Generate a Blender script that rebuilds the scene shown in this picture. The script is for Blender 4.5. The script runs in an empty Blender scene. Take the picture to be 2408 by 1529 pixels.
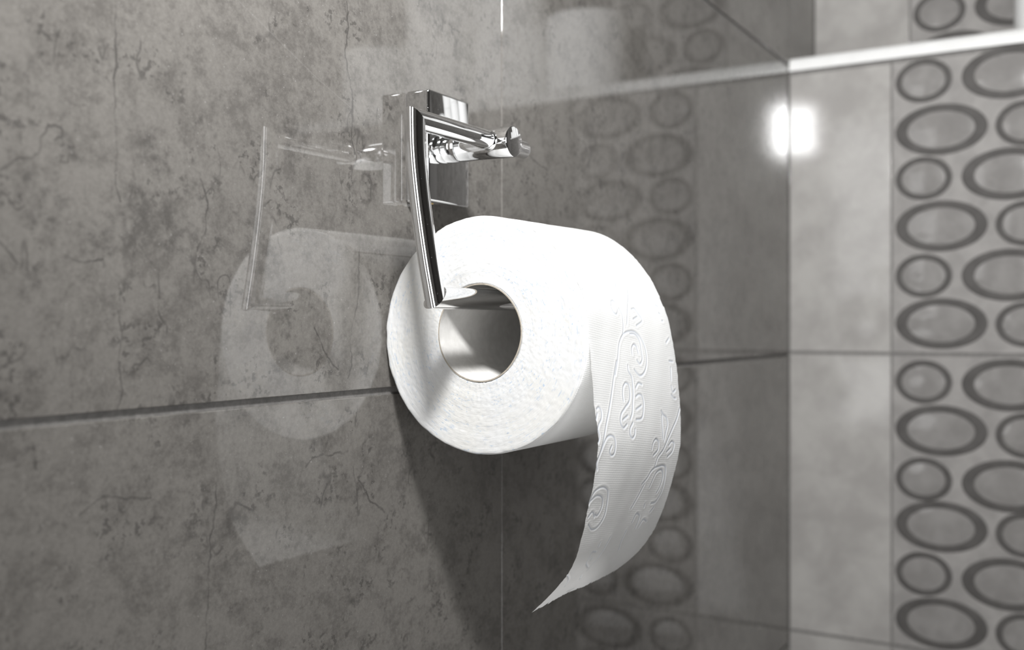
import bpy, bmesh, math, random
import numpy as np
from mathutils import Vector, Matrix

random.seed(7)
rng = np.random.default_rng(7)
scn = bpy.context.scene
COL = scn.collection

# --------------------------------------------------------------- camera, world, light, exposure
# World axes: X runs along the tiled side wall towards the corner, Y points into that wall, Z up.
ZC = 0.80                                   # height of the lens above the floor
TH = math.atan(1426 / 2400)                 # angle between the view and the side wall
WALL_Y = 0.307                              # face of the side wall tiles
BOX_X = 1.1050                              # face of the low boxed-in wall at the end
UP_X = 1.2119                               # face of the upper wall behind the ledge

cam = bpy.data.cameras.new('camera')
cam.sensor_fit = 'HORIZONTAL'
cam.sensor_width = 36.0
cam.lens = 2400 / 2408 * 36.0
cam.clip_start = 0.01
cam.dof.use_dof = True
cam.dof.focus_distance = 0.462
cam.dof.aperture_fstop = 7.0
cam.dof.aperture_blades = 7
camo = bpy.data.objects.new('camera', cam)
COL.objects.link(camo)
camo.location = (0, 0, ZC)
camo.rotation_euler = (math.radians(90), 0, -math.atan2(math.cos(TH), math.sin(TH)))
scn.camera = camo

scn.view_settings.view_transform = 'Standard'
scn.view_settings.look = 'None'
scn.view_settings.gamma = 1.0
scn.view_settings.exposure = 0.0
scn.view_settings.use_curve_mapping = False
scn.cycles.max_bounces = 7
scn.cycles.glossy_bounces = 6
scn.cycles.diffuse_bounces = 4
scn.cycles.caustics_reflective = False
scn.cycles.caustics_refractive = False
scn.cycles.use_denoising = True

world = bpy.data.worlds.new('world')
scn.world = world
world.use_nodes = True
world.node_tree.nodes['Background'].inputs[0].default_value = (0.8, 0.85, 0.9, 1)
world.node_tree.nodes['Background'].inputs[1].default_value = 0.02


def area_light(name, loc, target, size, power, size_y=None, color=(1, 1, 1)):
    l = bpy.data.lights.new(name, 'AREA')
    l.energy = power
    l.color = color
    l.shape = 'RECTANGLE'
    l.size = size
    l.size_y = size_y or size
    o = bpy.data.objects.new(name, l)
    COL.objects.link(o)
    o.location = loc
    d = Vector(target) - Vector(loc)
    o.rotation_euler = d.to_track_quat('-Z', 'Y').to_euler()
    return o


KEY_LOC = (0.085, 0.035, ZC + 0.405)
area_light('photographer_flash', KEY_LOC, (0.90, 0.41, ZC + 0.50), 0.08, 11.5, 0.10)
area_light('added_fill', (-0.35, -0.65, ZC - 0.15), (0.45, 0.22, ZC - 0.02), 0.9, 3.2, 0.9)  # added soft fill for roll and sheet; no reflector known there
area_light('added_low_fill', (-0.15, -0.42, ZC - 0.48), (0.45, 0.22, ZC - 0.02), 0.5, 1.9, 0.5)  # added low fill that lifts the roll's underside and the sheet's end
area_light('added_face_fill', (-0.95, 0.0, ZC + 0.15), (0.45, 0.25, ZC + 0.02), 0.25, 3.8, 0.9)  # added light for the roll's end face and chrome streaks; no window known
area_light('added_ceiling_fill', (0.20, -0.45, 2.36), (0.20, -0.45, 0), 0.35, 2.0)  # added weak ambient light from above, no known lamp


# --------------------------------------------------------------- node helpers
class NT:
    def __init__(self, name):
        self.m = bpy.data.materials.new(name)
        self.m.use_nodes = True
        self.t = self.m.node_tree
        self.b = self.t.nodes['Principled BSDF']

    def n(self, kind, **kw):
        o = self.t.nodes.new(kind)
        for k, v in kw.items():
            setattr(o, k, v)
        return o

    def link(self, a, b):
        self.t.links.new(a, b)

    def put(self, sock, v):
        if v is None:
            return
        if hasattr(v, 'is_linked') or isinstance(v, bpy.types.NodeSocket):
            self.link(v, sock)
        else:
            sock.default_value = v

    def math(self, op, a, b=None, c=None, clamp=False):
        o = self.n('ShaderNodeMath', operation=op, use_clamp=clamp)
        self.put(o.inputs[0], a)
        self.put(o.inputs[1], b)
        self.put(o.inputs[2], c)
        return o.outputs[0]

    def vec(self, op, a, b=None, scale=None):
        o = self.n('ShaderNodeVectorMath', operation=op)
        self.put(o.inputs[0], a)
        self.put(o.inputs[1], b)
        if scale is not None:
            self.put(o.inputs['Scale'], scale)
        return o.outputs['Value'] if op in ('DOT_PRODUCT', 'LENGTH', 'DISTANCE') else o.outputs['Vector']

    def noise(self, v, scale, detail=4.0, rough=0.55, dist=0.0):
        o = self.n('ShaderNodeTexNoise')
        self.put(o.inputs['Vector'], v)
        o.inputs['Scale'].default_value = scale
        o.inputs['Detail'].default_value = detail
        o.inputs['Roughness'].default_value = rough
        o.inputs['Distortion'].default_value = dist
        return o.outputs['Fac']

    def noise_color(self, v, scale, detail=2.0):
        o = self.n('ShaderNodeTexNoise')
        self.put(o.inputs['Vector'], v)
        o.inputs['Scale'].default_value = scale
        o.inputs['Detail'].default_value = detail
        return o.outputs['Color']

    def step(self, v, a, b, lo=0.0, hi=1.0):
        o = self.n('ShaderNodeMapRange', interpolation_type='SMOOTHSTEP')
        self.put(o.inputs['Value'], v)
        o.inputs['From Min'].default_value = a
        o.inputs['From Max'].default_value = b
        o.inputs['To Min'].default_value = lo
        o.inputs['To Max'].default_value = hi
        return o.outputs['Result']

    def mix(self, f, a, b):
        o = self.n('ShaderNodeMix', data_type='RGBA')
        self.put(o.inputs['Factor'], f)
        self.put(o.inputs['A'], a if not isinstance(a, tuple) else (*a, 1)) if False else None
        for s, v in ((o.inputs[6], a), (o.inputs[7], b)):
            if isinstance(v, tuple):
                s.default_value = (*v, 1)
            else:
                self.link(v, s)
        self.put(o.inputs[0], f)
        return o.outputs[2]

    def bump(self, h, strength, dist):
        o = self.n('ShaderNodeBump')
        o.inputs['Strength'].default_value = strength
        o.inputs['Distance'].default_value = dist
        self.link(h, o.inputs['Height'])
        return o

    def set(self, **kw):
        for k, v in kw.items():
            s = self.b.inputs[k.replace('_', ' ')]
            if isinstance(v, tuple) and len(v) == 3:
                v = (*v, 1)
            self.put(s, v)


VEINS = [[(.3672,.1499),(.3681,.1383),(.366,.1241),(.3712,.1055),(.3703,.0856),(.3727,.0801)],[(.3765,.0438),(.3752,.0128),(.3696,-.005),(.3703,-.0188),(.3681,-.0246)],[(.2404,.1151),(.2401,.0789),(.2408,.0655),(.2404,.0519),(.2423,.0445)],[(.2878,-.0529),(.2885,-.0613),(.2845,-.0858),(.283,-.1054),(.2819,-.1265)],[(.2797,.0567),(.283,.0472),(.2819,.0371),(.2776,.0286)],[(.3182,.0526),(.3112,.0483),(.3112,.0386)],[(.2506,.0292),(.2596,.0196),(.2602,.0102)],[(.2249,-.0653),(.2351,-.0603),(.2441,-.0624),(.2553,-.0636)],[(.1941,.0294),(.1977,.0263),(.2028,.0198)],[(.1977,.0493),(.2028,.0541),(.2104,.0559),(.2112,.0623),(.2135,.0669),(.2183,.067),(.2191,.0643),(.2167,.0617)],[(.2199,.0236),(.2265,.0218),(.2351,.0227)],[(.2423,-.0129),(.2432,-.0236),(.2396,-.0339)],[(.4673,.1181),(.4939,.1141),(.5104,.1099),(.5598,.0966)],[(.3392,-.0624),(.3433,-.0582),(.3636,-.0591),(.3681,-.058)],[(.3759,-.0728),(.3838,-.0839),(.3954,-.0908)],[(.2941,-.0791),(.2976,-.0719),(.3059,-.0758)],[(.1941,-.0041),(.2028,-.0028),(.2135,-.0008)],[(.3447,-.001),(.3518,-.0125),(.3612,-.0205)]]
PALE_LINES = [[(.2999,.1314),(.3194,.1225),(.3461,.1102),(.3696,.1013)]]  # one faint pale diagonal line across the upper tile
BLOTCHES = [(.2478,.0359,.0175),(.2334,.0325,.01),(.3144,.0291,.015),(.2988,-.0953,.0075),(.2216,.0596,.0062),(.2043,.0474,.0062),(.2028,.0171,.0112),(.3298,.0793,.015),(.2652,.035,.0125),(.3271,-.0173,.015),(.2089,.08,.0075),(.2776,-.0763,.015),(.2135,.0401,.0125),(.2573,.0634,.015),(.4568,.1493,.0062),(.3071,.0392,.0075),(.6199,.1245,.0175),(.731,.1907,.015),(.2953,-.081,.01),(.8138,.0728,.015)]


def dark_stone(name, veins, pale_lines, blotches):
    """Glossy grey-brown stoneware with printed veins, pits and clouds (side wall tiles)."""
    N = NT(name)
    pos = N.n('ShaderNodeNewGeometry').outputs['Position']
    p0 = N.vec('SUBTRACT', pos, (0, WALL_Y, ZC))
    wob = N.vec('SCALE', N.vec('SUBTRACT', N.noise_color(pos, 190, 3), (.5, .5, .5)), scale=0.004)
    q = N.vec('MULTIPLY', N.vec('ADD', p0, wob), (1, 0, 1))

    q_plain = N.vec('MULTIPLY', p0, (1, 0, 1))

    def seg_field(lines, q=q):
        out = None
        for l in lines:
            for a, b in zip(l, l[1:]):
                A = Vector((a[0], 0, a[1]))
                D = Vector((b[0], 0, b[1])) - A
                pa = N.vec('SUBTRACT', q, tuple(A))
                h = N.math('ADD', N.vec('DOT_PRODUCT', pa, tuple(D / D.length_squared)), 0.0, clamp=True)
                d = N.vec('DISTANCE', pa, N.vec('SCALE', tuple(D), scale=h))
                out = d if out is None else N.math('MINIMUM', out, d)
        return out
    dv = seg_field(veins)
    lv = seg_field(pale_lines, q_plain)
    big = N.noise(pos, 9, 3, .6)
    mid = N.noise(pos, 80, 8, .78)
    grain = N.noise(pos, 620, 3, .7)
    pit_n = N.noise(pos, 360, 2, .6)
    pit_m = N.noise(pos, 42, 3, .65)
    blot = None
    qb = N.vec('MULTIPLY', N.vec('ADD', p0, N.vec('SCALE', N.vec('SUBTRACT', N.noise_color(pos, 75, 2), (.5, .5, .5)), scale=0.026)), (1, 0, 1))
    for x, z, r in blotches:
        b = N.step(N.vec('DISTANCE', qb, (x, 0, z)), r * .25, r * 1.05, 1, 0)
        blot = b if blot is None else N.math('MAXIMUM', blot, b)
    blot = 0.0 if blot is None else N.math('MULTIPLY', blot, N.step(mid, .62, .40))
    vein = 0.0 if dv is None else N.math('MULTIPLY', N.step(dv, .0001, .0008, 1, 0), N.step(pit_m, .36, .60, .2, .9))
    tone = N.math('MULTIPLY_ADD', N.step(big, .3, .7), .26, N.math('MULTIPLY', N.step(mid, .36, .57), .64))
    tone = N.math('MULTIPLY_ADD', N.math('SUBTRACT', grain, .5), 1.3, tone, clamp=True)
    col = N.mix(tone, (0.103, 0.0965, 0.089), (0.174, 0.1645, 0.152))
    pits = N.math('MULTIPLY', N.step(pit_n, .53, .63), N.step(pit_m, .50, .62))
    hair = N.math('MULTIPLY', N.step(N.math('ABSOLUTE', N.math('SUBTRACT', N.noise(N.vec('MULTIPLY', pos, (1.5, 1, .7)), 16, 3, .65), .5)), .0, .010, 1, 0), N.step(pit_m, .50, .60))
    dark = N.math('MAXIMUM', N.math('MULTIPLY', pits, .50), N.math('MULTIPLY', blot, .40))
    dark = N.math('MAXIMUM', dark, N.math('MULTIPLY', hair, .5))
    dark = N.math('MAXIMUM', dark, N.math('MULTIPLY', vein, .66))
    col = N.mix(dark, col, (0.030, 0.028, 0.027))
    light = 0.0 if lv is None else N.math('MULTIPLY', N.step(lv, .0001, .0005, 1, 0), .12)
    light = N.math('MAXIMUM', light, N.math('MULTIPLY', N.step(N.noise(pos, 900, 2, .5), .715, .75), .55))
    col = N.mix(light, col, (0.30, 0.29, 0.28))
    N.set(Base_Color=col, Roughness=0.04, IOR=1.88)
    return N.m


def mottled(name, lo, hi, scale, rough, ior=1.5, bump=0.0, warp=.3, spec=.5):
    N = NT(name)
    pos = N.n('ShaderNodeNewGeometry').outputs['Position']
    t = N.math('ADD', N.math('MULTIPLY', N.step(N.noise(pos, scale, 6, .62, warp), .3, .7), .75),
               N.math('MULTIPLY', N.noise(pos, scale * 7, 4, .6), .25))
    N.set(Base_Color=N.mix(t, lo, hi), Roughness=rough, IOR=ior)
    N.b.inputs['Specular IOR Level'].default_value = spec
    if bump:
        bp = N.bump(N.noise(pos, scale * 12, 3, .6), bump, .001)
        N.link(bp.outputs['Normal'], N.b.inputs['Normal'])
    return N.m


def chrome_mat():
    N = NT('polished_chrome')
    pos = N.n('ShaderNodeNewGeometry').outputs['Position']
    dust = N.step(N.noise(pos, 2600, 2, .5), .70, .76)
    r = N.math('ADD', N.step(N.noise(pos, 30, 3), .3, .7, .025, .05), N.math('MULTIPLY', dust, .25))
    N.set(Base_Color=(.86, .865, .87), Metallic=1.0, Roughness=r)
    return N.m


def paper_mat(base=(.88, .882, .876)):
    """Soft white tissue: woven dot relief, with the ink tint of the pressed pattern in attribute press."""
    N = NT('tissue_paper')
    uv = N.n('ShaderNodeUVMap').outputs['UV']
    press = N.n('ShaderNodeAttribute', attribute_name='press').outputs['Fac']
    zone = N.n('ShaderNodeAttribute', attribute_name='zone').outputs['Fac']
    s = N.n('ShaderNodeSeparateXYZ')
    N.link(uv, s.inputs[0])
    k = 2 * math.pi / 1.02
    cx = N.math('COSINE', N.math('MULTIPLY', N.math('ADD', s.outputs[0], N.math('MULTIPLY', s.outputs[1], .12)), k))
    cs = N.math('COSINE', N.math('MULTIPLY', N.math('SUBTRACT', s.outputs[1], N.math('MULTIPLY', s.outputs[0], .12)), k))
    dots = N.math('POWER', N.math('MULTIPLY_ADD', N.math('ADD', cx, cs), .25, .5), 1.6)
    dots = N.math('MULTIPLY', dots, N.math('SUBTRACT', 1.0, zone))
    fib = N.noise(N.vec('MULTIPLY', uv, (1, 1, 0)), 2.2, 4, .65)
    h = N.math('ADD', N.math('MULTIPLY', dots, .5), N.math('MULTIPLY', fib, .5))
    bp = N.bump(h, .6, .00026)
    N.link(bp.outputs['Normal'], N.b.inputs['Normal'])
    N.set(Base_Color=N.mix(N.math('MULTIPLY', press, .60), base, (.46, .54, .68)), Roughness=.9)
    N.b.inputs['Specular IOR Level'].default_value = .15
    return N.m


def cut_face_mat():
    """Cut end of the roll: wound layers with blue ink flecks drawn out along the winding."""
    N = NT('cut_paper_edge')
    co = N.n('ShaderNodeTexCoord').outputs['Object']
    s = N.n('ShaderNodeSeparateXYZ')
    N.link(co, s.inputs[0])
    ang = N.math('ARCTAN2', s.outputs[2], s.outputs[1])
    rad = N.math('SQRT', N.math('ADD', N.math('POWER', s.outputs[1], 2.0), N.math('POWER', s.outputs[2], 2.0)))

    def polar(ka, kr):
        c = N.n('ShaderNodeCombineXYZ')
        N.put(c.inputs[0], N.math('MULTIPLY', ang, ka))
        N.put(c.inputs[1], N.math('MULTIPLY', rad, kr))
        return c.outputs[0]
    wob = N.vec('SCALE', N.vec('SUBTRACT', N.noise_color(co, 90, 3), (.5, .5, .5)), scale=.9)
    fl = N.noise(N.vec('ADD', polar(11, 1100), wob), 1.0, 3, .6)
    fl2 = N.noise(N.vec('ADD', polar(24, 900), wob), 1.0, 2, .5)
    patch = N.noise(co, 75, 3, .6)
    rows = N.noise(polar(3, 420), 1.0, 2, .5)
    sel = N.math('ADD', N.math('MULTIPLY', patch, .6), N.math('MULTIPLY', rows, .4))
    m = N.math('MULTIPLY', N.step(fl, .545, .66), N.step(sel, .43, .60))
    m2 = N.math('MULTIPLY', N.step(fl2, .62, .70), N.step(sel, .44, .56))
    m = N.math('MAXIMUM', N.math('MULTIPLY', m, .50), N.math('MULTIPLY', m2, .65))
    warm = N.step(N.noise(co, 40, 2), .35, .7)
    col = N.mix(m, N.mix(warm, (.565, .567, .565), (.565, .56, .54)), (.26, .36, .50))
    N.set(Base_Color=col, Roughness=.95)
    N.b.inputs['Specular IOR Level'].default_value = .1
    h = N.math('ADD', N.noise(polar(7, 1300), 1.0, 4, .65), N.math('MULTIPLY', N.noise(co, 260, 4, .6), .8))
    bp = N.bump(h, .34, .0004)
    N.link(bp.outputs['Normal'], N.b.inputs['Normal'])
    return N.m


def sheet_mat():
    m = paper_mat((.94, .942, .935))
    m.name = 'thin_tissue_ply'
    t = m.node_tree
    b = t.nodes['Principled BSDF']
    out = [n for n in t.nodes if n.type == 'OUTPUT_MATERIAL'][0]
    tr = t.nodes.new('ShaderNodeBsdfTranslucent')
    tr.inputs['Color'].default_value = (.97, .965, .95, 1)
    mx = t.nodes.new('ShaderNodeMixShader')
    mx.inputs[0].default_value = .36
    t.links.new(b.outputs[0], mx.inputs[1])
    t.links.new(tr.outputs[0], mx.inputs[2])
    t.links.new(mx.outputs[0], out.inputs['Surface'])
    return m


M = {}
M['dark'] = dark_stone('grey_stone_tile', [VEINS[12]], [], [b for b in BLOTCHES if b[0] > .505])
M['dark_upper'] = dark_stone('grey_stone_tile_upper', [VEINS[k] for k in (0, 1, 2, 4, 5, 6, 8, 9, 10, 11, 17)], PALE_LINES, [b for b in BLOTCHES if b[0] < .505 and b[1] > -.03])
M['dark_lower'] = dark_stone('grey_stone_tile_lower', [VEINS[k] for k in (3, 7, 13, 14, 15)], [], [b for b in BLOTCHES if b[0] < .505 and b[1] < -.03])
M['light'] = mottled('pale_stone_tile', (.30, .288, .276), (.41, .398, .38), 26, .07, 1.55, .02)
M['decor'] = mottled('decor_tile_ground', (.235, .226, .218), (.33, .318, .306), 40, .6, 1.5, 0, .3, .12)
M['ring'] = mottled('dark_glaze_ring', (.075, .071, .068), (.105, .10, .096), 60, .6, 1.5, 0, .3, .12)
M['inset'] = mottled('glossy_oval_glaze', (.20, .192, .185), (.275, .266, .257), 45, .07, 1.5)
M['decor_dark'] = mottled('matt_grey_tile', (.08, .076, .072), (.14, .134, .127), 30, .55, 1.5, 0, .3, .2)
M['grout'] = mottled('grey_grout', (.14, .135, .13), (.24, .232, .222), 320, .9, 1.45, .4)
M['plaster'] = mottled('white_plaster', (.62, .61, .59), (.72, .71, .69), 8, .8, 1.45)
M['floor'] = mottled('dark_floor_tile', (.07, .068, .066), (.12, .116, .11), 14, .25, 1.5)
M['chrome'] = chrome_mat()
M['paper'] = paper_mat()
M['sheet'] = sheet_mat()
M['cut'] = cut_face_mat()
M['card'] = mottled('grey_cardboard', (.56, .55, .53), (.66, .65, .63), 220, .9, 1.4, .1)
M['card_edge'] = mottled('raw_cardboard_edge', (.26, .23, .19), (.38, .34, .28), 900, .95, 1.4, .2)


M['trim'] = mottled('white_enamel_trim', (.72, .72, .71), (.79, .79, .78), 30, .2, 1.5)


# --------------------------------------------------------------- mesh helpers
def mesh_obj(name, verts, faces, mats, parent=None, origin=None, smooth=False, mat_idx=None):
    """One mesh object; verts are given in world space, origin is where its pivot goes."""
    base = Vector(origin) if origin is not None else Vector((0, 0, 0))
    me = bpy.data.meshes.new(name)
    v = np.asarray(verts, float) - np.array(base)
    me.from_pydata(v.tolist() if len(v) < 20000 else [tuple(x) for x in v], [], faces)
    if not isinstance(mats, (list, tuple)):
        mats = [mats]
    for m in mats:
        me.materials.append(m)
    if mat_idx is not None:
        me.polygons.foreach_set('material_index', mat_idx)
    if smooth:
        me.polygons.foreach_set('use_smooth', [True] * len(me.polygons))
    me.update()
    o = bpy.data.objects.new(name, me)
    COL.objects.link(o)
    o.location = base
    if parent is not None:
        adopt(o, parent)
    return o


def world_loc(o):
    p = Vector(o.location)
    while o.parent is not None:
        o = o.parent
        p = p + Vector(o.location)
    return p


def adopt(o, parent):
    o.location = Vector(o.location) - world_loc(parent)
    o.parent = parent


def empty(name, loc):
    o = bpy.data.objects.new(name, None)
    o.empty_display_size = .02
    COL.objects.link(o)
    o.location = loc
    return o


def tag(o, label=None, cat=None, group=None, kind=None):
    for k, v in (('label', label), ('category', cat), ('group', group), ('kind', kind)):
        if v:
            o[k] = v
    return o


def box_bm(lo, hi, bevel=0.0, seg=2, only=None):
    bm = bmesh.new()
    bmesh.ops.create_cube(bm, size=1.0)
    lo, hi = Vector(lo), Vector(hi)
    for v in bm.verts:
        v.co = Vector(((v.co.x + .5) * (hi.x - lo.x) + lo.x, (v.co.y + .5) * (hi.y - lo.y) + lo.y, (v.co.z + .5) * (hi.z - lo.z) + lo.z))
    if bevel:
        bmesh.ops.bevel(bm, geom=list(bm.edges), offset=bevel, segments=seg, profile=.5, affect='EDGES')
    bmesh.ops.recalc_face_normals(bm, faces=bm.faces)
    return bm


def bm_obj(name, bm, mats, parent=None, origin=(0, 0, 0), smooth=False):
    bm.verts.ensure_lookup_table()
    verts = [tuple(v.co) for v in bm.verts]
    bm.verts.index_update()
    faces = [[v.index for v in f.verts] for f in bm.faces]
    bm.free()
    return mesh_obj(name, verts, faces, mats, parent, origin, smooth)


def box(name, lo, hi, mat, parent=None, bevel=0.0, seg=2):
    c = [(a + b) / 2 for a, b in zip(lo, hi)]
    return bm_obj(name, box_bm(lo, hi, bevel, seg), mat, parent, c, smooth=False)


def shade_auto(o, angle=35):
    me = o.data
    me.polygons.foreach_set('use_smooth', [True] * len(me.polygons))
    me.set_sharp_from_angle(angle=math.radians(angle))


def grid_faces(n, m, close_n=False, close_m=False):
    f = []
    for i in range(n if close_n else n - 1):
        for j in range(m if close_m else m - 1):
            i2, j2 = (i + 1) % n, (j + 1) % m
            f.append((i * m + j, i * m + j2, i2 * m + j2, i2 * m + j))
    return f


def lathe_x(profile, x0, centre, n=160, closed=True):
    """Revolve (x, r) pairs about a line parallel to X."""
    a = np.linspace(0, 2 * math.pi, n, endpoint=False)
    P = np.array(profile)
    V = np.zeros((len(P), n, 3))
    V[..., 0] = x0 + P[:, 0][:, None]
    V[..., 1] = centre[0] - P[:, 1][:, None] * np.cos(a)
    V[..., 2] = centre[1] + P[:, 1][:, None] * np.sin(a)
    return V


# --------------------------------------------------------------- room shell
def z(v):
    return ZC + v


SUB = .0017                                   # grout lies this far behind the tile faces
ROOM_X0, ROOM_Y0, CEIL = -1.00, -1.30, 2.40

tag(box('floor', (ROOM_X0 - .1, ROOM_Y0 - .1, -.1), (UP_X + .2, WALL_Y + .15, 0), M['floor']), kind='structure')
tag(box('ceiling', (ROOM_X0 - .1, ROOM_Y0 - .1, CEIL), (UP_X + .2, WALL_Y + .15, CEIL + .1), M['plaster']), kind='structure')
tag(box('wall_back', (ROOM_X0 - .1, ROOM_Y0 - .1, 0), (ROOM_X0, WALL_Y + .15, CEIL), M['plaster']), kind='structure')
tag(box('wall_front', (ROOM_X0, ROOM_Y0 - .1, 0), (UP_X + .2, ROOM_Y0, CEIL), M['decor_dark']), kind='structure')

wall_left = box('wall_left', (ROOM_X0, WALL_Y + SUB, 0), (UP_X + .2, WALL_Y + .15, CEIL), M['grout'])
tag(wall_left, kind='structure')
# tiles of the side wall: 600 x 310 mm, joint 3 mm
JX, JZ, PX, PZ, G = .5050, -.0322, .6000, .3130, .0033


def tile_mesh(name, w, h, t=.009, r=.0004):
    """Tile with rounded front edges, centred on its face, facing -Y."""
    bm = bmesh.new()
    bmesh.ops.create_cube(bm, size=1.0)
    for v in bm.verts:
        v.co = Vector((v.co.x * w, (v.co.y + .5) * t, v.co.z * h))
    ed = [e for e in bm.edges if all(v.co.y < t * .5 for v in e.verts)]
    ed += [e for e in bm.edges if abs(e.verts[0].co.y - e.verts[1].co.y) > t * .5]
    bmesh.ops.bevel(bm, geom=ed, offset=r, segments=3, profile=.5, affect='EDGES')
    bmesh.ops.recalc_face_normals(bm, faces=bm.faces)
    me = bpy.data.meshes.new(name)
    bm.to_mesh(me)
    bm.free()
    return me


def link_part(name, me, parent, loc, rot=(0, 0, 0)):
    o = bpy.data.objects.new(name, me)
    COL.objects.link(o)
    o.location = loc
    o.rotation_euler = rot
    adopt(o, parent)
    return o


tile_cache = {}


def place_tile(name, mat, parent, x0, x1, z0, z1, face, axis):
    """axis 'y': tile on the side wall (face = its Y); axis 'x': tile on an end wall (face = its X, x0..x1 is Y)."""
    w, h = x1 - x0, z1 - z0
    key = (name, mat.name, round(w, 4), round(h, 4))
    if key not in tile_cache:
        me = tile_mesh(name, w, h)
        me.materials.append(mat)
        big = [p.area > .5 * w * h for p in me.polygons]
        me.polygons.foreach_set('use_smooth', [not b for b in big])
        tile_cache[key] = me
    o = link_part(name, tile_cache[key], parent,
                  ((x0 + x1) / 2, face, (z0 + z1) / 2) if axis == 'y' else (face, (x0 + x1) / 2, (z0 + z1) / 2),
                  (0, 0, 0) if axis == 'y' else (0, 0, math.radians(-90)))
    return o


g = G / 2
for iz in range(-2, 3):
    z0, z1 = z(JZ + iz * PZ) + g, z(JZ + (iz + 1) * PZ) - g
    for ix in range(-2, 2):
        x0, x1 = JX + ix * PX + .0004, JX + (ix + 1) * PX - .0004
        if ix == 1:
            x1 = BOX_X + .006 if z1 < z(.29) else JX + PX - .0012
        m = M['dark_upper'] if (ix, iz) == (-1, 0) else M['dark_lower'] if (ix, iz) == (-1, -1) else M['dark']
        place_tile('tile', m, wall_left, x0, x1, z0, z1, WALL_Y, 'y')
    if iz >= 1:
        place_tile('tile', M['dark'], wall_left, JX + PX + .0012, UP_X + .004, z0, z1, WALL_Y, 'y')

# end wall: low boxed-in front with a ledge, upper wall set back
LEDGE = z(.2885)
wall_right = box('wall_right', (UP_X + SUB, ROOM_Y0, 0), (UP_X + .2, WALL_Y + SUB, CEIL), M['grout'])
tag(wall_right, kind='structure')
BOX_END = -.400                                # the boxing stops here, outside the picture
cistern_wall = box('wall_boxing', (BOX_X + SUB, BOX_END, 0), (UP_X + SUB, WALL_Y + SUB, LEDGE - .006), M['grout'])
tag(cistern_wall, kind='structure')

Y_A, Y_B, Y_C = WALL_Y - .001, .2011, .0480    # pale strip | ring tiles | dark tiles
J1, J2, TOP = -.0299, -.3306, .2715


def oval_ring_mesh(name, a, b, ta, tb, h=.0006, n=56):
    """Flat elliptical glaze ring with rounded shoulders; lies in the YZ plane, proud towards -X."""
    prof = [(0, 0), (.04, .6), (.16, 1), (.84, 1), (.96, .6), (1, 0)]
    t = np.linspace(0, 2 * math.pi, n, endpoint=False)
    V = np.zeros((len(prof), n, 3))
    for k, (f, hh) in enumerate(prof):
        V[k, :, 0] = -h * hh
        V[k, :, 1] = (a - ta * f) * np.cos(t)
        V[k, :, 2] = (b - tb * f) * np.sin(t)
    me = bpy.data.meshes.new(name)
    me.from_pydata(V.reshape(-1, 3).tolist(), [], grid_faces(len(prof), n, False, True))
    me.polygons.foreach_set('use_smooth', [True] * len(me.polygons))
    bm = bmesh.new()
    bm.from_mesh(me)
    bmesh.ops.recalc_face_normals(bm, faces=bm.faces)
    bm.to_mesh(me)
    bm.free()
    me.materials.append(M['ring'])
    return me


def oval_inset_mesh(name, a, b, h=.0008, n=48, k=7):
    """Shallow convex glossy oval inside a ring."""
    t = np.linspace(0, 2 * math.pi, n, endpoint=False)
    V = [(-h, 0, 0)]
    for i in range(1, k + 1):
        r = i / k
        for q in t:
            V.append((-h * (1 - r ** 2.2), a * r * math.cos(q), b * r * math.sin(q)))
    F = [(0, 1 + j, 1 + (j + 1) % n) for j in range(n)]
    for i in range(k - 1):
        for j in range(n):
            j2 = (j + 1) % n
            F.append((1 + i * n + j, 1 + (i + 1) * n + j, 1 + (i + 1) * n + j2, 1 + i * n + j2))
    me = bpy.data.meshes.new(name)
    me.from_pydata(V, [], F)
    me.polygons.foreach_set('use_smooth', [True] * len(me.polygons))
    bm = bmesh.new()
    bm.from_mesh(me)
    bmesh.ops.recalc_face_normals(bm, faces=bm.faces)
    bm.to_mesh(me)
    bm.free()
    me.materials.append(M['inset'])
    return me


LARGE = (.0435, .0258, .0118, .0072)
SMALL = (.0272, .0222, .0066, .0058)
OV = {}
for nm, (a, b, ta, tb) in (('L', LARGE), ('S', SMALL)):
    OV[nm] = (oval_ring_mesh('oval_ring', a, b, ta, tb), oval_inset_mesh('oval_inset', a - ta + .0004, b - tb + .0004))


def ring_tile(parent, face, z0, z1, rows):
    t = place_tile('ring_tile', M['decor'], parent, Y_C + .001, Y_B - .001, z0, z1, face, 'x')
    t.rotation_euler = (0, 0, math.radians(-90))
    # children of a turned tile: give them in its own axes (its local X is world -Y)
    base = Vector(((face), (Y_C + Y_B) / 2, (z0 + z1) / 2))
    for (kind, y, zz) in rows:
        for nm, me in zip(('oval_ring', 'oval_inset'), OV[kind]):
            o = bpy.data.objects.new(nm, me)
            COL.objects.link(o)
            d = Vector((face - .00005, y, zz)) - base
            o.parent = t
            o.location = (-d.y, d.x, d.z)
            o.rotation_euler = (0, 0, math.radians(90))
    return t


ROWS_UP = [.2482, .1972, .1490, .0998, .0500, .0015]
ROWS_LO = [-.0578, -.1065, -.1567, -.2033, -.2528, -.3011]
YS_L, YL_L, YL_R, YS_R = .1702, .1540, .0912, .0768


def rows_of(zs, first='S'):
    out = []
    for i, v in enumerate(zs):
        s = (i % 2 == 0) == (first == 'S')
        if s:
            out += [('S', YS_L, z(v)), ('L', YL_R, z(v - .001))]
        else:
            out += [('L', YL_L, z(v)), ('S', YS_R, z(v - .001))]
    return out


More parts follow.
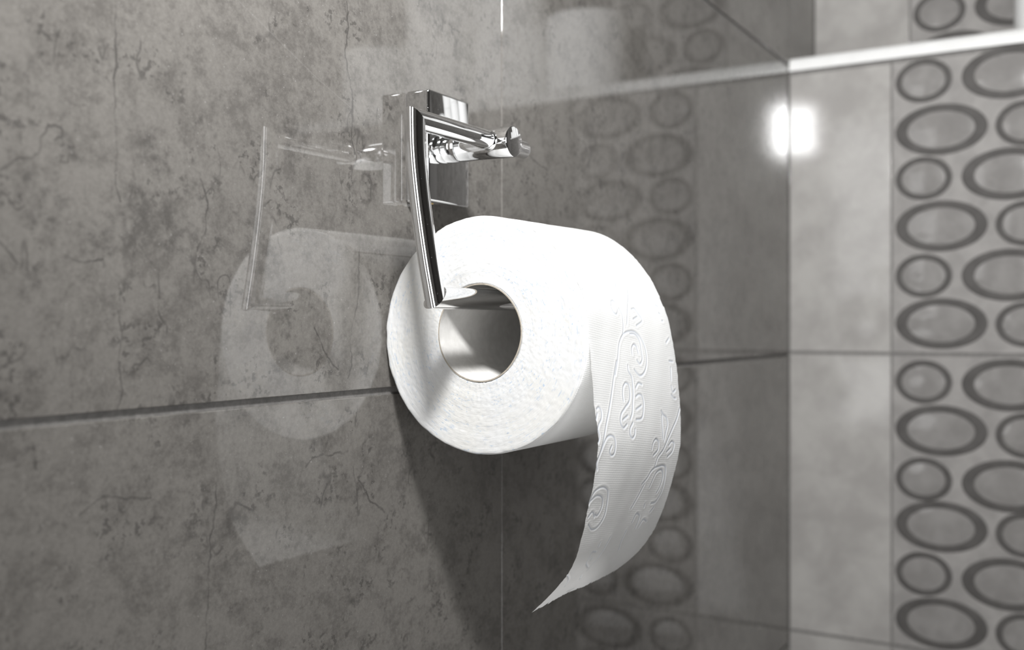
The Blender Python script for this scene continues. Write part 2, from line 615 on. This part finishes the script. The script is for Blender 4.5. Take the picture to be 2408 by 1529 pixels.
for (a, b, rows) in ((J1, TOP, ROWS_UP), (J2, J1, ROWS_LO), (J2 - .3007, J2, [r - .3007 for r in ROWS_LO])):
    z0, z1 = z(a) + g, z(b) - g
    place_tile('tile', M['light'], cistern_wall, Y_B + .001, Y_A, z0, z1, BOX_X, 'x')
    ring_tile(cistern_wall, BOX_X, z0, z1, rows_of(rows))
    place_tile('tile', M['decor_dark'], cistern_wall, Y_C - .30, Y_C - .001, z0, z1, BOX_X, 'x')
    place_tile('tile', M['decor_dark'], cistern_wall, BOX_END, Y_C - .302, z0, z1, BOX_X, 'x')
# ledge tiles
for (a, b) in ((Y_B, Y_A), (Y_C, Y_B - .002), (Y_C - .30, Y_C - .002), (BOX_END, Y_C - .302)):
    o = box('ledge_tile', (BOX_X + .014, a, LEDGE - .0075), (UP_X - .0005, b, LEDGE - .0005), M['light'], cistern_wall, .0008)
# upper wall
for (a, b, rows) in ((.2940, .5940, [.3467 - .0493 * k for k in (-4, -3, -2, -1, 0, 1)]), (.5940, .8940, [.3467 + .298 - .0493 * k for k in (-4, -3, -2, -1, 0, 1)])):
    z0, z1 = z(a - (.022 if a < .3 else .022)) + g, z(b - .022) - g
    place_tile('tile', M['light'], wall_right, Y_B + .001, Y_A, z0, z1, UP_X, 'x')
    ring_tile(wall_right, UP_X, z0, z1, rows_of(rows))
    place_tile('tile', M['decor_dark'], wall_right, Y_C - .30, Y_C - .001, z0, z1, UP_X, 'x')
    place_tile('tile', M['decor_dark'], wall_right, Y_C - .60, Y_C - .302, z0, z1, UP_X, 'x')

# metal edge trim along the ledge: quarter-round nose on a flat leg
prof = [(.0165, .0002)]
for k in range(9):
    q = math.radians(90 - 90 * k / 8 * 1.0)
    prof.append((.0085 * (1 - math.sin(math.radians(90 * k / 8))) , -.0085 + .0085 * math.cos(math.radians(90 * k / 8 - 0)) ))
prof = [(.0165, .0)] + [(.0082 - .0082 * math.sin(math.radians(a)), -.0082 + .0082 * math.cos(math.radians(a))) for a in range(0, 91, 10)] + [(0, -.0150), (.0025, -.0150), (.0025, -.0105), (.0165, -.006)]
V = []
for y in (BOX_END, WALL_Y - .0006):
    for (dx, dz) in prof:
        V.append((BOX_X - .0022 + dx, y, LEDGE + .0008 + dz))
n = len(prof)
F = [(i, (i + 1) % n, n + (i + 1) % n, n + i) for i in range(n)] + [list(range(n))[::-1], list(range(n, 2 * n))]
tr = mesh_obj('trim_1', V, F, M['trim'], None, (BOX_X, -.4, LEDGE))
shade_auto(tr, 25)
tag(tr, kind='structure')


# --------------------------------------------------------------- the roll on the holder
SX0, SX1 = .395, .482
CY, CZ, RY, RZ = .2512, -.0050, .0547, .0544
HY, HZ, HR = .2522, -.0036, .0228
NEAR = [(.1961,-.0065),(.1947,-.0211),(.1935,-.0339),(.1922,-.0429),(.1917,-.052),(.1928,-.0613),(.1945,-.0705),(.1965,-.078),(.1994,-.0893),(.2044,-.1043),(.2117,-.1145),(.2246,-.1279)]
FAR = [(.2280,.0454),(.2116,.0325),(.1975,.0096),(.1906,-.0204),(.1884,-.0416),(.1888,-.0608),(.1911,-.0716),(.1950,-.0847),(.2021,-.1022),(.2103,-.1142),(.2258,-.1281)]
STROKES = [[(55.3,94.6),(52.7,99.1),(48.6,105.0),(43.6,111.1),(40.2,116.0),(38.4,119.9)],[(33.2,112.4),(35.2,115.0),(34.9,118.6),(34.0,122.5),(33.2,124.4)],[(26.8,109.2),(29.7,108.9),(31.4,110.8),(31.4,113.1),(29.1,115.3),(26.8,114.4),(25.6,112.4),(26.8,109.2)],[(34.9,94.6),(35.2,96.9),(40.4,98.8),(38.1,102.1),(41.0,106.3),(42.2,108.2)],[(34.0,97.9),(35.5,104.0),(38.7,109.2)],[(46.6,112.4),(50.6,112.1),(53.5,114.7),(55.9,117.0),(48.3,120.5)],[(46.0,117.3),(51.2,116.0)],[(21.8,142.9),(25.0,136.7),(28.8,128.6),(33.2,124.7),(39.6,123.1),(45.7,123.4),(50.3,125.7),(53.5,129.6),(54.7,134.5),(53.5,139.0),(50.0,142.6),(44.8,143.9),(41.6,141.9),(40.4,140.9)],[(40.2,124.1),(46.0,124.7),(49.5,128.0),(50.0,131.9),(49.8,136.4),(46.6,138.4),(44.5,136.7)],[(40.2,133.8),(40.4,131.2),(43.1,129.3),(45.4,130.3),(46.6,133.5)],[(23.9,136.7),(20.1,144.2),(16.0,152.6),(11.9,159.4),(8.4,164.3),(4.7,171.4),(2.6,176.3),(0.6,180.8),(1.7,183.7)],[(34.3,139.0),(34.3,141.3),(37.0,144.5),(37.2,147.8),(37.0,151.6),(35.2,156.8),(33.8,160.7),(31.4,163.6)],[(27.9,148.4),(30.6,146.8),(33.2,147.8),(33.8,151.3),(32.6,154.9),(27.4,158.1),(22.7,161.4),(21.8,164.0),(24.2,166.9),(27.9,165.6)],[(27.9,148.4),(26.8,152.0),(26.8,154.9)],[(24.2,163.3),(29.1,161.7)],[(39.9,149.4),(42.8,147.4),(46.3,148.1)],[(39.0,153.6),(41.9,152.6),(45.1,153.3),(46.3,155.9),(45.4,159.7),(43.1,163.3),(37.0,164.0)],[(37.8,159.4),(43.6,157.8)],[(33.5,165.2),(30.6,168.2),(30.8,170.8),(32.9,172.1),(34.9,170.8),(35.5,168.2)],[(1.7,157.1),(3.8,156.5),(5.5,158.1),(4.7,161.4),(1.7,164.0),(0.6,165.9),(1.5,168.8),(0.6,171.1),(0.0,171.7)],[(0.0,161.7),(1.7,159.1)],[(3.2,175.6),(5.2,172.4),(8.4,169.8),(12.5,169.5),(15.1,171.1),(15.7,174.0),(14.5,177.9),(12.5,178.2),(10.8,176.3),(12.2,174.0)],[(64.9,161.4),(67.2,163.3),(71.0,165.6),(71.6,168.5),(69.8,172.1),(68.1,176.3)],[(65.5,163.6),(65.8,169.8),(66.6,175.0)],[(86.4,161.4),(82.9,165.9),(76.5,171.7),(72.2,175.9),(68.4,180.5),(63.1,184.4),(61.7,188.3)],[(54.7,179.2),(55.3,176.3),(57.9,174.6),(61.7,176.3),(62.3,179.5),(57.6,182.4)],[(74.2,178.9),(77.1,177.2),(80.0,178.5),(79.4,181.8),(74.8,184.7)],[(72.7,182.1),(76.5,180.5)],[(0.0,199.3),(2.0,194.1),(9.0,192.1),(14.8,194.4),(17.5,200.9),(18.0,207.7),(14.0,211.6),(8.7,211.9),(3.8,208.7)],[(0.0,198.3),(5.2,195.7),(11.9,198.0),(13.4,202.2),(10.8,205.7),(8.4,204.8)],[(2.0,205.1),(5.2,203.2),(8.4,206.1)],[(51.8,196.0),(55.9,193.1),(58.2,190.5),(66.9,188.6),(74.8,189.9),(77.4,196.0),(77.4,203.5),(73.9,207.7),(69.0,208.0)],[(61.1,198.6),(65.2,191.8),(71.6,191.2),(74.5,195.1),(73.3,200.9),(71.9,202.8)],[(54.4,196.4),(51.2,202.5),(47.4,207.7)],[(53.5,215.8),(55.3,211.6),(59.6,213.2),(60.2,220.0)],[(22.1,222.9),(22.7,220.7)],[(25.0,235.6),(17.2,229.4),(17.2,224.9),(22.1,225.5)],[(21.5,230.1),(21.5,229.1)],[(28.2,244.3),(25.0,240.7)],[(0.6,233.0),(8.1,238.2),(11.9,243.7)],[(30.8,223.9),(32.3,219.7)],[(53.0,231.7),(49.5,224.2),(50.3,219.7)],[(27.4,238.2),(30.8,223.9)],[(30.8,255.3),(38.1,255.6)],[(70.4,217.7),(65.5,216.1),(63.1,220.0)],[(71.0,212.9),(73.9,210.6)],[(61.7,207.4),(62.0,209.0)],[(77.1,109.5),(79.7,110.2)],[(77.4,113.7),(79.1,114.1)],[(78.6,117.6),(80.3,117.6)],[(78.9,128.6),(83.2,126.4)],[(87.0,105.3),(87.0,109.2)],[(79.1,137.7),(83.5,138.0)],[(80.0,140.9),(78.9,147.1)],[(78.3,150.0),(79.4,152.9),(82.9,152.0)],[(77.4,154.2),(80.0,155.9),(82.3,156.2)],[(0.0,91.4),(0.0,94.9),(4.4,92.3),(7.0,88.8)],[(9.6,88.5),(8.4,95.3),(1.7,97.2)],[(0.0,98.8),(0.0,105.0),(2.6,104.3)],[(50.3,85.9),(50.9,89.8)],[(53.5,82.3),(57.6,87.5),(58.2,93.0),(63.1,94.6)]]


def arc(spec):
    return [(CY - r * math.cos(math.radians(a)), CZ + r * math.sin(math.radians(a))) for a, r in spec]


def dense(P, n):
    P = np.array(P, float)
    d = np.r_[0, np.cumsum(np.hypot(*np.diff(P, axis=0).T))]
    m = np.gradient(P, d, axis=0)
    t = np.linspace(0, d[-1], 3000)
    i = np.clip(np.searchsorted(d, t, side='right') - 1, 0, len(P) - 2)
    h = (d[i + 1] - d[i])[:, None]
    u = ((t - d[i]) / h[:, 0])[:, None]
    Q = (2*u**3 - 3*u**2 + 1) * P[i] + (u**3 - 2*u**2 + u) * h * m[i] + (-2*u**3 + 3*u**2) * P[i + 1] + (u**3 - u**2) * h * m[i + 1]
    e = np.r_[0, np.cumsum(np.hypot(*np.diff(Q, axis=0).T))]
    tt = np.linspace(0, e[-1], n)
    return np.c_[np.interp(tt, e, Q[:, 0]), np.interp(tt, e, Q[:, 1])], e[-1]


def smooth_noise(n, step, amp):
    k = max(3, int(n / step) + 3)
    c = rng.normal(0, amp, k)
    return np.interp(np.linspace(0, k - 1, n), np.arange(k), c)


def sheet_grid(ns, nx, lift=0.0):
    near, l0 = dense(arc([(130, .0547), (110, .0548), (90, .0549), (60, .0550), (30, .0551), (14, .0551)]) + NEAR, ns)
    far, l1 = dense(arc([(130, .0547), (110, .0550), (90, .0554), (78, .0556)]) + FAR, ns)
    w = np.linspace(0, 1, nx)[None, :, None]
    w = w * w * (3 - 2 * w) * .35 + w * .65
    P = near[:, None] * (1 - w) + far[:, None] * w
    x = np.linspace(SX0 - .0001, SX1, nx)
    S = np.dstack([np.broadcast_to(x, (ns, nx)), P[..., 0], P[..., 1] + ZC])
    L = .5 * (l0 + l1)
    s = np.linspace(0, L, ns)
    # lazy buckling of the thin sheet
    gx, gs = np.meshgrid(np.linspace(0, 1, nx), s / L)
    hang = np.clip((gs - .5) / .2, 0, 1)
    wav = hang * (.0004 * np.sin(gx * 6.0 + gs * 9) + .00012 * np.sin(gx * 15 - gs * 21 + 1))
    wav += np.clip((gs - .12) / .1, 0, 1) * .00004 * np.sin(gx * 31 + gs * 40) + .00005 * np.sin(gx * 11 - gs * 75)
    nrm = np.cross(np.gradient(S, axis=0), np.gradient(S, axis=1))
    nrm /= np.linalg.norm(nrm, axis=2, keepdims=True)
    if nrm[ns // 2, nx // 2, 1] > 0:
        nrm = -nrm
    S = S + nrm * (wav + lift)[..., None]
    return S, nrm, s, L


def stroke_distance(ns, nx, L, width=.087, strokes=None, reach=5.0):
    """Distance in mm from each grid node to the pressed pattern lines."""
    D = np.full((ns, nx), 99.0)
    dx, ds = width * 1000 / (nx - 1), L * 1000 / (ns - 1)
    for l in strokes:
        P = np.array(l, float)
        if len(P) > 2:
            d = np.r_[0, np.cumsum(np.hypot(*np.diff(P, axis=0).T))] + np.arange(len(P)) * 1e-6
            m = np.gradient(P, d, axis=0)
            t = np.linspace(0, d[-1], max(8, int(d[-1] / .2)))
            i = np.clip(np.searchsorted(d, t, side='right') - 1, 0, len(P) - 2)
            h = (d[i + 1] - d[i])[:, None]
            u = ((t - d[i]) / h[:, 0])[:, None]
            Q = (2*u**3-3*u**2+1)*P[i] + (u**3-2*u**2+u)*h*m[i] + (-2*u**3+3*u**2)*P[i+1] + (u**3-u**2)*h*m[i+1]
        else:
            k = max(4, int(np.hypot(*(P[1] - P[0])) / .2))
            Q = P[0] + (P[1] - P[0]) * np.linspace(0, 1, k)[:, None]
        for (x, s) in Q:
            i0, i1 = max(0, int((s - reach) / ds)), min(ns, int((s + reach) / ds) + 2)
            j0, j1 = max(0, int((x - reach) / dx)), min(nx, int((x + reach) / dx) + 2)
            if i0 >= i1 or j0 >= j1:
                continue
            ii = (np.arange(i0, i1) * ds - s)[:, None]
            jj = (np.arange(j0, j1) * dx - x)[None, :]
            D[i0:i1, j0:j1] = np.minimum(D[i0:i1, j0:j1], np.hypot(ii, jj))
    return D


def set_attr(me, name, vals):
    a = me.attributes.new(name, 'FLOAT', 'POINT')
    a.data.foreach_set('value', np.asarray(vals, np.float32).ravel())


def set_uv(me, u, v):
    lay = me.uv_layers.new(name='UVMap')
    idx = np.zeros(len(me.loops), np.int32)
    me.loops.foreach_get('vertex_index', idx)
    uv = np.stack([np.asarray(u).ravel()[idx], np.asarray(v).ravel()[idx]], -1).astype(np.float32)
    lay.data.foreach_set('uv', uv.ravel())


def make_sheet(name, parent, origin, ns, nx, lift, pressed, torn_seed, short):
    S, nrm, s, L = sheet_grid(ns, nx, lift)
    sgrid = np.broadcast_to((s * 1000)[:, None], (ns, nx))
    xgrid = np.broadcast_to(np.linspace(0, 87, nx)[None, :], (ns, nx))
    if pressed:
        D = stroke_distance(ns, nx, L, strokes=STROKES)
        press = np.exp(-(D / .45) ** 2)
        zone = np.clip(1 - (D - 1.0) / .8, 0, 1)
        S = S - nrm * (press * .00024 - np.exp(-((D - 1.2) / .6) ** 2) * .00006)[..., None]
    else:
        press = np.zeros((ns, nx))
        zone = press
    # cut long edges are a little ragged
    for col, sgn in ((0, 1), (nx - 1, -1)):
        e = smooth_noise(ns, ns / 150, .00022) + smooth_noise(ns, 3, .00010)
        S[:, col, 0] += e
    # torn end: each lengthwise column stops at its own place
    rg = np.random.default_rng(torn_seed)
    k = np.interp(np.linspace(0, 60, nx), np.arange(61), rg.normal(0, .0008, 61)) + rg.normal(0, .0005, nx) + short
    k[:3] -= .0006
    tail = 24
    step = L / (ns - 1)
    for j in range(nx):
        end = L - max(0.0, k[j] + .0006)
        i0 = ns - tail
        si = s[i0:]
        f = s[i0] + (si - s[i0]) * (end - s[i0]) / (L - s[i0])
        for c in range(3):
            S[i0:, j, c] = np.interp(f, s, S[:, j, c].copy())
    o = mesh_obj(name, S.reshape(-1, 3), grid_faces(ns, nx), M['sheet'], parent, origin, smooth=True)
    set_attr(o.data, 'press', press)
    set_attr(o.data, 'zone', zone)
    set_uv(o.data, xgrid, sgrid)
    return o


def roll_body(parent, x0, length, cy, cz, ry, rz, hr, hy, hz, mats, rough=.00016):
    """Wound paper: fine layered end face, rounded lip, embossed side. Axis along X."""
    na = 300
    a = np.linspace(0, 2 * math.pi, na, endpoint=False)
    fr = np.linspace(0, 1, 46)
    rings, mi, kind = [], [], []
    lipn = -.00012 + .00016 * np.interp(np.linspace(0, 90, na, endpoint=False), np.arange(91), np.r_[rng.normal(0, 1, 90), 0])
    lipn[-3:] *= .5
    out_y, out_z = cy - (ry + lipn) * np.cos(a), cz + (rz + lipn) * np.sin(a)
    in_y, in_z = hy - hr * np.cos(a), hz + hr * np.sin(a)
    rip = np.cumsum(rng.normal(0, 1, 46))
    rip = (rip - np.linspace(rip[0], rip[-1], 46)) * .00004
    V = []
    for k, f in enumerate(fr):
        f2 = f * .985
        V.append(np.stack([x0 + rip[k] + rng.normal(0, rough * .45, na), in_y + (out_y - in_y) * f2, in_z + (out_z - in_z) * f2], -1))
    nf = len(V)
    V.append(np.stack([np.full(na, x0 + .0003), out_y, out_z], -1))
    sides = 44
    for k in range(sides + 1):
        x = x0 + .0010 + (length - .0020) * k / sides
        V.append(np.stack([np.full(na, x), cy - ry * np.cos(a), cz + rz * np.sin(a)], -1))
    ns_ = len(V)
    for f in np.linspace(.985, 0, 8):
        V.append(np.stack([np.full(na, x0 + length), hy - hr * np.cos(a) + (cy - ry * np.cos(a) - hy + hr * np.cos(a)) * f,
                           hz + hr * np.sin(a) + (cz + rz * np.sin(a) - hz - hr * np.sin(a)) * f], -1))
    V = np.array(V)
    F = grid_faces(len(V), na, False, True)
    # inner bore joins the two faces
    nl = len(V) - 1
    for j in range(na):
        j2 = (j + 1) % na
        F.append((nl * na + j, nl * na + j2, j2, j))
    idx = []
    for i in range(len(V) - 1):
        idx += [1 if (i < nf or i >= ns_ - 1) else 0] * na
    idx += [1] * na
    V[..., 2] += ZC
    o = mesh_obj('wound_paper', V.reshape(-1, 3), [f[::-1] for f in F], mats, parent, (x0, cy, cz + ZC), smooth=True, mat_idx=idx)
    aa = np.broadcast_to(a[None, :] * rz * 1000, V.shape[:2])
    set_uv(o.data, (V[..., 0] - x0) * 1000, aa)
    return o, a


def core_tube(parent, x0, length, hy, hz, hr, wall=.0007):
    na = 120
    a = np.linspace(0, 2 * math.pi, na, endpoint=False)
    wob = 1 + .006 * np.sin(2 * a + .4) + .004 * np.sin(5 * a + 1)
    ring = [(x0 - .0003, 1), (x0 + length, 1), (x0 + length, 0), (x0 + .002, 0), (x0 - .0003, 0)]
    V = []
    for (x, o_) in ring:
        r = (hr - .0001 if o_ else hr - wall) * wob
        V.append(np.stack([np.full(na, x), hy - r * np.cos(a), ZC + hz + r * np.sin(a)], -1))
    V = np.array(V)
    F = grid_faces(len(ring), na, True, True)
    idx = []
    for i in range(len(ring)):
        idx += [{0: 0, 1: 1, 2: 0, 3: 0, 4: 1}[i]] * na
    o = mesh_obj('cardboard_core', V.reshape(-1, 3), F, [M['card'], M['card_edge']], parent, (x0, hy, ZC + hz), mat_idx=idx)
    bm = bmesh.new()
    bm.from_mesh(o.data)
    bmesh.ops.recalc_face_normals(bm, faces=bm.faces)
    bm.to_mesh(o.data)
    bm.free()
    shade_auto(o, 40)
    o['label'] = 'grey cardboard tube inside the roll'
    return o


roll = empty('toilet_roll', (SX0, CY, z(CZ)))
tag(roll, 'white toilet roll hanging on the chrome holder, end face flecked blue', 'toilet roll')
body, _ = roll_body(roll, SX0, .0865, CY, CZ, RY, RZ, HR, HY, HZ, [M['paper'], M['cut']])
set_attr(body.data, 'zone', np.zeros(len(body.data.vertices)))
# a few pressed arcs show on the underside of the wound paper
press = np.zeros(len(body.data.vertices))
set_attr(body.data, 'press', press)
core_tube(roll, SX0, .0865, HY, HZ, HR)
sh = make_sheet('loose_sheet', roll, (SX0, CY, z(CZ)), 760, 290, .00008, True, 5, 0.0)
sh['label'] = 'loose embossed tissue sheet curling down from the roll, end torn'


# --------------------------------------------------------------- chrome holder
HOLD = empty('toilet_roll_holder', (.43, WALL_Y, z(.09)))
tag(HOLD, 'polished chrome toilet roll holder screwed to the grey tile wall', 'toilet roll holder')
BX0, BX1, BY0, BZ0, BZ1 = .4115, .4483, .2924, .0612, .1168
o = bm_obj('wall_plate', box_bm((BX0, BY0, z(BZ0)), (BX1, WALL_Y - .0008, z(BZ1)), .0013, 3), M['chrome'], HOLD, (.43, WALL_Y, z(.09)))
shade_auto(o, 40)
o = box('seat_shadow_strip', (BX0 + .0012, WALL_Y - .001, z(BZ0 + .0012)), (BX1 - .0012, WALL_Y, z(BZ1 - .0012)), M['ring'], HOLD)  # dark strip stands in for the seat shadow around the plate
o['label'] = 'thin dark strip drawn as the shadow line between plate and tile'


def frame(t):
    t = Vector(t).normalized()
    ref = Vector((1, 0, 0)) if abs(t.x) < .9 else Vector((0, 0, 1))
    u = t.cross(ref).normalized()
    return t, u, u.cross(t).normalized()


def rod(name, p0, p1, r, parent, mat=None, bevel=.0006, dome=0.0, n=40, start_cut=None, mitre=None):
    """Straight chrome rod with softened ends; mitre=(point, normal) slants the start."""
    p0, p1 = Vector(p0), Vector(p1)
    t, u, v = frame(p1 - p0)
    L = (p1 - p0).length
    prof = [(0, r)] if mitre else [(0, 0.0001), (0, r - bevel), (bevel * .3, r - bevel * .3), (bevel, r)]
    prof += [(L - bevel, r), (L - bevel * .3, r - bevel * .3), (L, r - bevel), (L + dome, .0001)]
    V = []
    for (d, rr) in prof:
        for k in range(n):
            q = 2 * math.pi * k / n
            c = p0 + t * d + (u * math.cos(q) + v * math.sin(q)) * rr
            if mitre and d == 0:
                mp, mn = Vector(mitre[0]), Vector(mitre[1])
                c = c + t * ((mp - c).dot(mn) / t.dot(mn))
            V.append(tuple(c))
    F = grid_faces(len(prof), n, False, True)
    F += [list(range(n))[::-1], list(range((len(prof) - 1) * n, len(prof) * n))]
    o = mesh_obj(name, V, F, mat or M['chrome'], parent, p0)
    bm = bmesh.new()
    bm.from_mesh(o.data)
    bmesh.ops.recalc_face_normals(bm, faces=bm.faces)
    bm.to_mesh(o.data)
    bm.free()
    shade_auto(o, 32)
    return o


PXC, PZC, PR = .4290, .0897, .0077
CAP_Y, BAR_Y, BAR_Z = .2535, .2638, .0900
rod('base_collar', (PXC, BY0 + .0005, z(PZC)), (PXC, BY0 - .0075, z(PZC)), PR, HOLD, bevel=.0003)
rod('post', (PXC, BY0 - .0078, z(PZC)), (PXC, CAP_Y, z(PZC)), PR, HOLD, bevel=.0008)
BR = .0046
AX = .3610
s2 = math.sqrt(.5)
rod('top_bar', (AX, BAR_Y, z(BAR_Z)), (.4555, BAR_Y, z(BAR_Z)), BR, HOLD, bevel=.0007, mitre=((AX, BAR_Y, z(BAR_Z)), (s2, 0, s2)))
rod('bar_collar', (PXC - PR - .0022, BAR_Y, z(BAR_Z)), (PXC - PR + .004, BAR_Y, z(BAR_Z)), BR + .0002, HOLD, bevel=.0002)
BOT_Y, BOT_Z = .2531, .0118
rod('roll_bar', (AX, BOT_Y, z(BOT_Z)), (.4900, BOT_Y, z(BOT_Z)), BR + .0003, HOLD, bevel=.0008, mitre=((AX, BOT_Y, z(BOT_Z)), (-s2, 0, s2)))
# curved arm between the two mitred corners
ctrl = [(BAR_Y, BAR_Z), (.2634, .0768), (.2616, .0593), (.2589, .0416), (.2560, .0255), (BOT_Y, BOT_Z)]
cp, _ = dense(ctrl, 28)
n = 40
V = []
for i, (y, zz) in enumerate(cp):
    t2 = cp[min(i + 1, 27)] - cp[max(i - 1, 0)]
    t = Vector((0, t2[0], t2[1])).normalized()
    side = Vector((1, 0, 0))
    up = side.cross(t).normalized()
    for k in range(n):
        q = 2 * math.pi * k / n
        c = Vector((AX, y, z(zz))) + side * math.cos(q) * BR + up * math.sin(q) * BR
        if i == 0 or i == 27:
            dx = c.x - AX
            want = z(BAR_Z) - dx if i == 0 else z(BOT_Z) + dx
            c = c + t * ((want - c.z) / t.z)
        V.append(tuple(c))
F = grid_faces(28, n, False, True) + [list(range(n))[::-1], list(range(27 * n, 28 * n))]
o = mesh_obj('curved_arm', V, F, M['chrome'], HOLD, (AX, BAR_Y, z(BAR_Z)))
bm = bmesh.new()
bm.from_mesh(o.data)
bmesh.ops.recalc_face_normals(bm, faces=bm.faces)
bm.to_mesh(o.data)
bm.free()
shade_auto(o, 32)
# brass set screw under the plate
sx, sy = .4205, (BY0 + WALL_Y) / 2 - .002
s_ = rod('set_screw', (sx, sy, z(BZ0 + .001)), (sx, sy, z(BZ0 - .0005)), .0017, HOLD,
         mat=mottled('brass', (.55, .38, .14), (.66, .48, .2), 200, .3), bevel=.0003, n=16)
s_['label'] = 'small brass set screw under the wall plate'


# --------------------------------------------------------------- spare rolls on the ledge
def upright_roll(loc, label):
    e = empty('spare_toilet_roll', (0, 0, 0))
    tag(e, label, 'toilet roll', 'spare rolls on the ledge')
    H, R_, h_ = .0965, .0530, .0215
    na = 96
    a = np.linspace(0, 2 * math.pi, na, endpoint=False)
    pr = [(0, h_), (0, R_ - .002), (.0012, R_), (H - .0012, R_), (H, R_ - .002), (H, h_)]
    V = np.array([np.stack([r * np.cos(a), r * np.sin(a), np.full(na, zz)], -1) for zz, r in pr])
    F = grid_faces(len(pr), na, True, True)
    o = mesh_obj('wound_paper', V.reshape(-1, 3), F, M['paper'], e)
    set_uv(o.data, np.broadcast_to(np.array([p[0] for p in pr])[:, None] * 1000, (len(pr), na)), np.broadcast_to(a[None] * R_ * 1000, (len(pr), na)))
    shade_auto(o, 40)
    pr = [(.0002, h_), (H - .0002, h_), (H - .0002, h_ - .0008), (.0002, h_ - .0008)]
    V = np.array([np.stack([r * np.cos(a), r * np.sin(a), np.full(na, zz)], -1) for zz, r in pr])
    c = mesh_obj('cardboard_core', V.reshape(-1, 3), grid_faces(4, na, True, True), M['card'], e)
    shade_auto(c, 40)
    e.location = loc
    return e


def fix_normals(o):
    bm = bmesh.new()
    bm.from_mesh(o.data)
    bmesh.ops.recalc_face_normals(bm, faces=bm.faces)
    bm.to_mesh(o.data)
    bm.free()


SPARES = (
    (.0385, 0, 'white spare roll on the ledge, cut off by the upper right picture edge'),
    (-.0725, 0, 'white spare roll on the ledge, second from the corner, seen mirrored in the dark tiles'),
    (-.1830, 0, 'white spare roll on the ledge, third from the corner, seen only as reflection'),
    (-.2930, 0, 'white spare roll on the ledge, farthest from the corner, reflection left of the chrome plate'),
    (-.0740, 1, 'white spare roll stacked on the second roll, mirrored at the top picture edge'),
    (-.1815, 1, 'white spare roll stacked on the third roll, mirrored at the top picture edge'),
)
first = None
for y, level, lab in SPARES:
    loc = (1.1575, y, LEDGE + .0002 + level * .0966)
    if first is None:
        first = upright_roll(loc, lab)
        for c in first.children:
            fix_normals(c)
        continue
    e = first.copy()
    COL.objects.link(e)
    e.location = loc
    e['label'] = lab
    for ch in first.children:
        c = ch.copy()
        COL.objects.link(c)
        c.parent = e
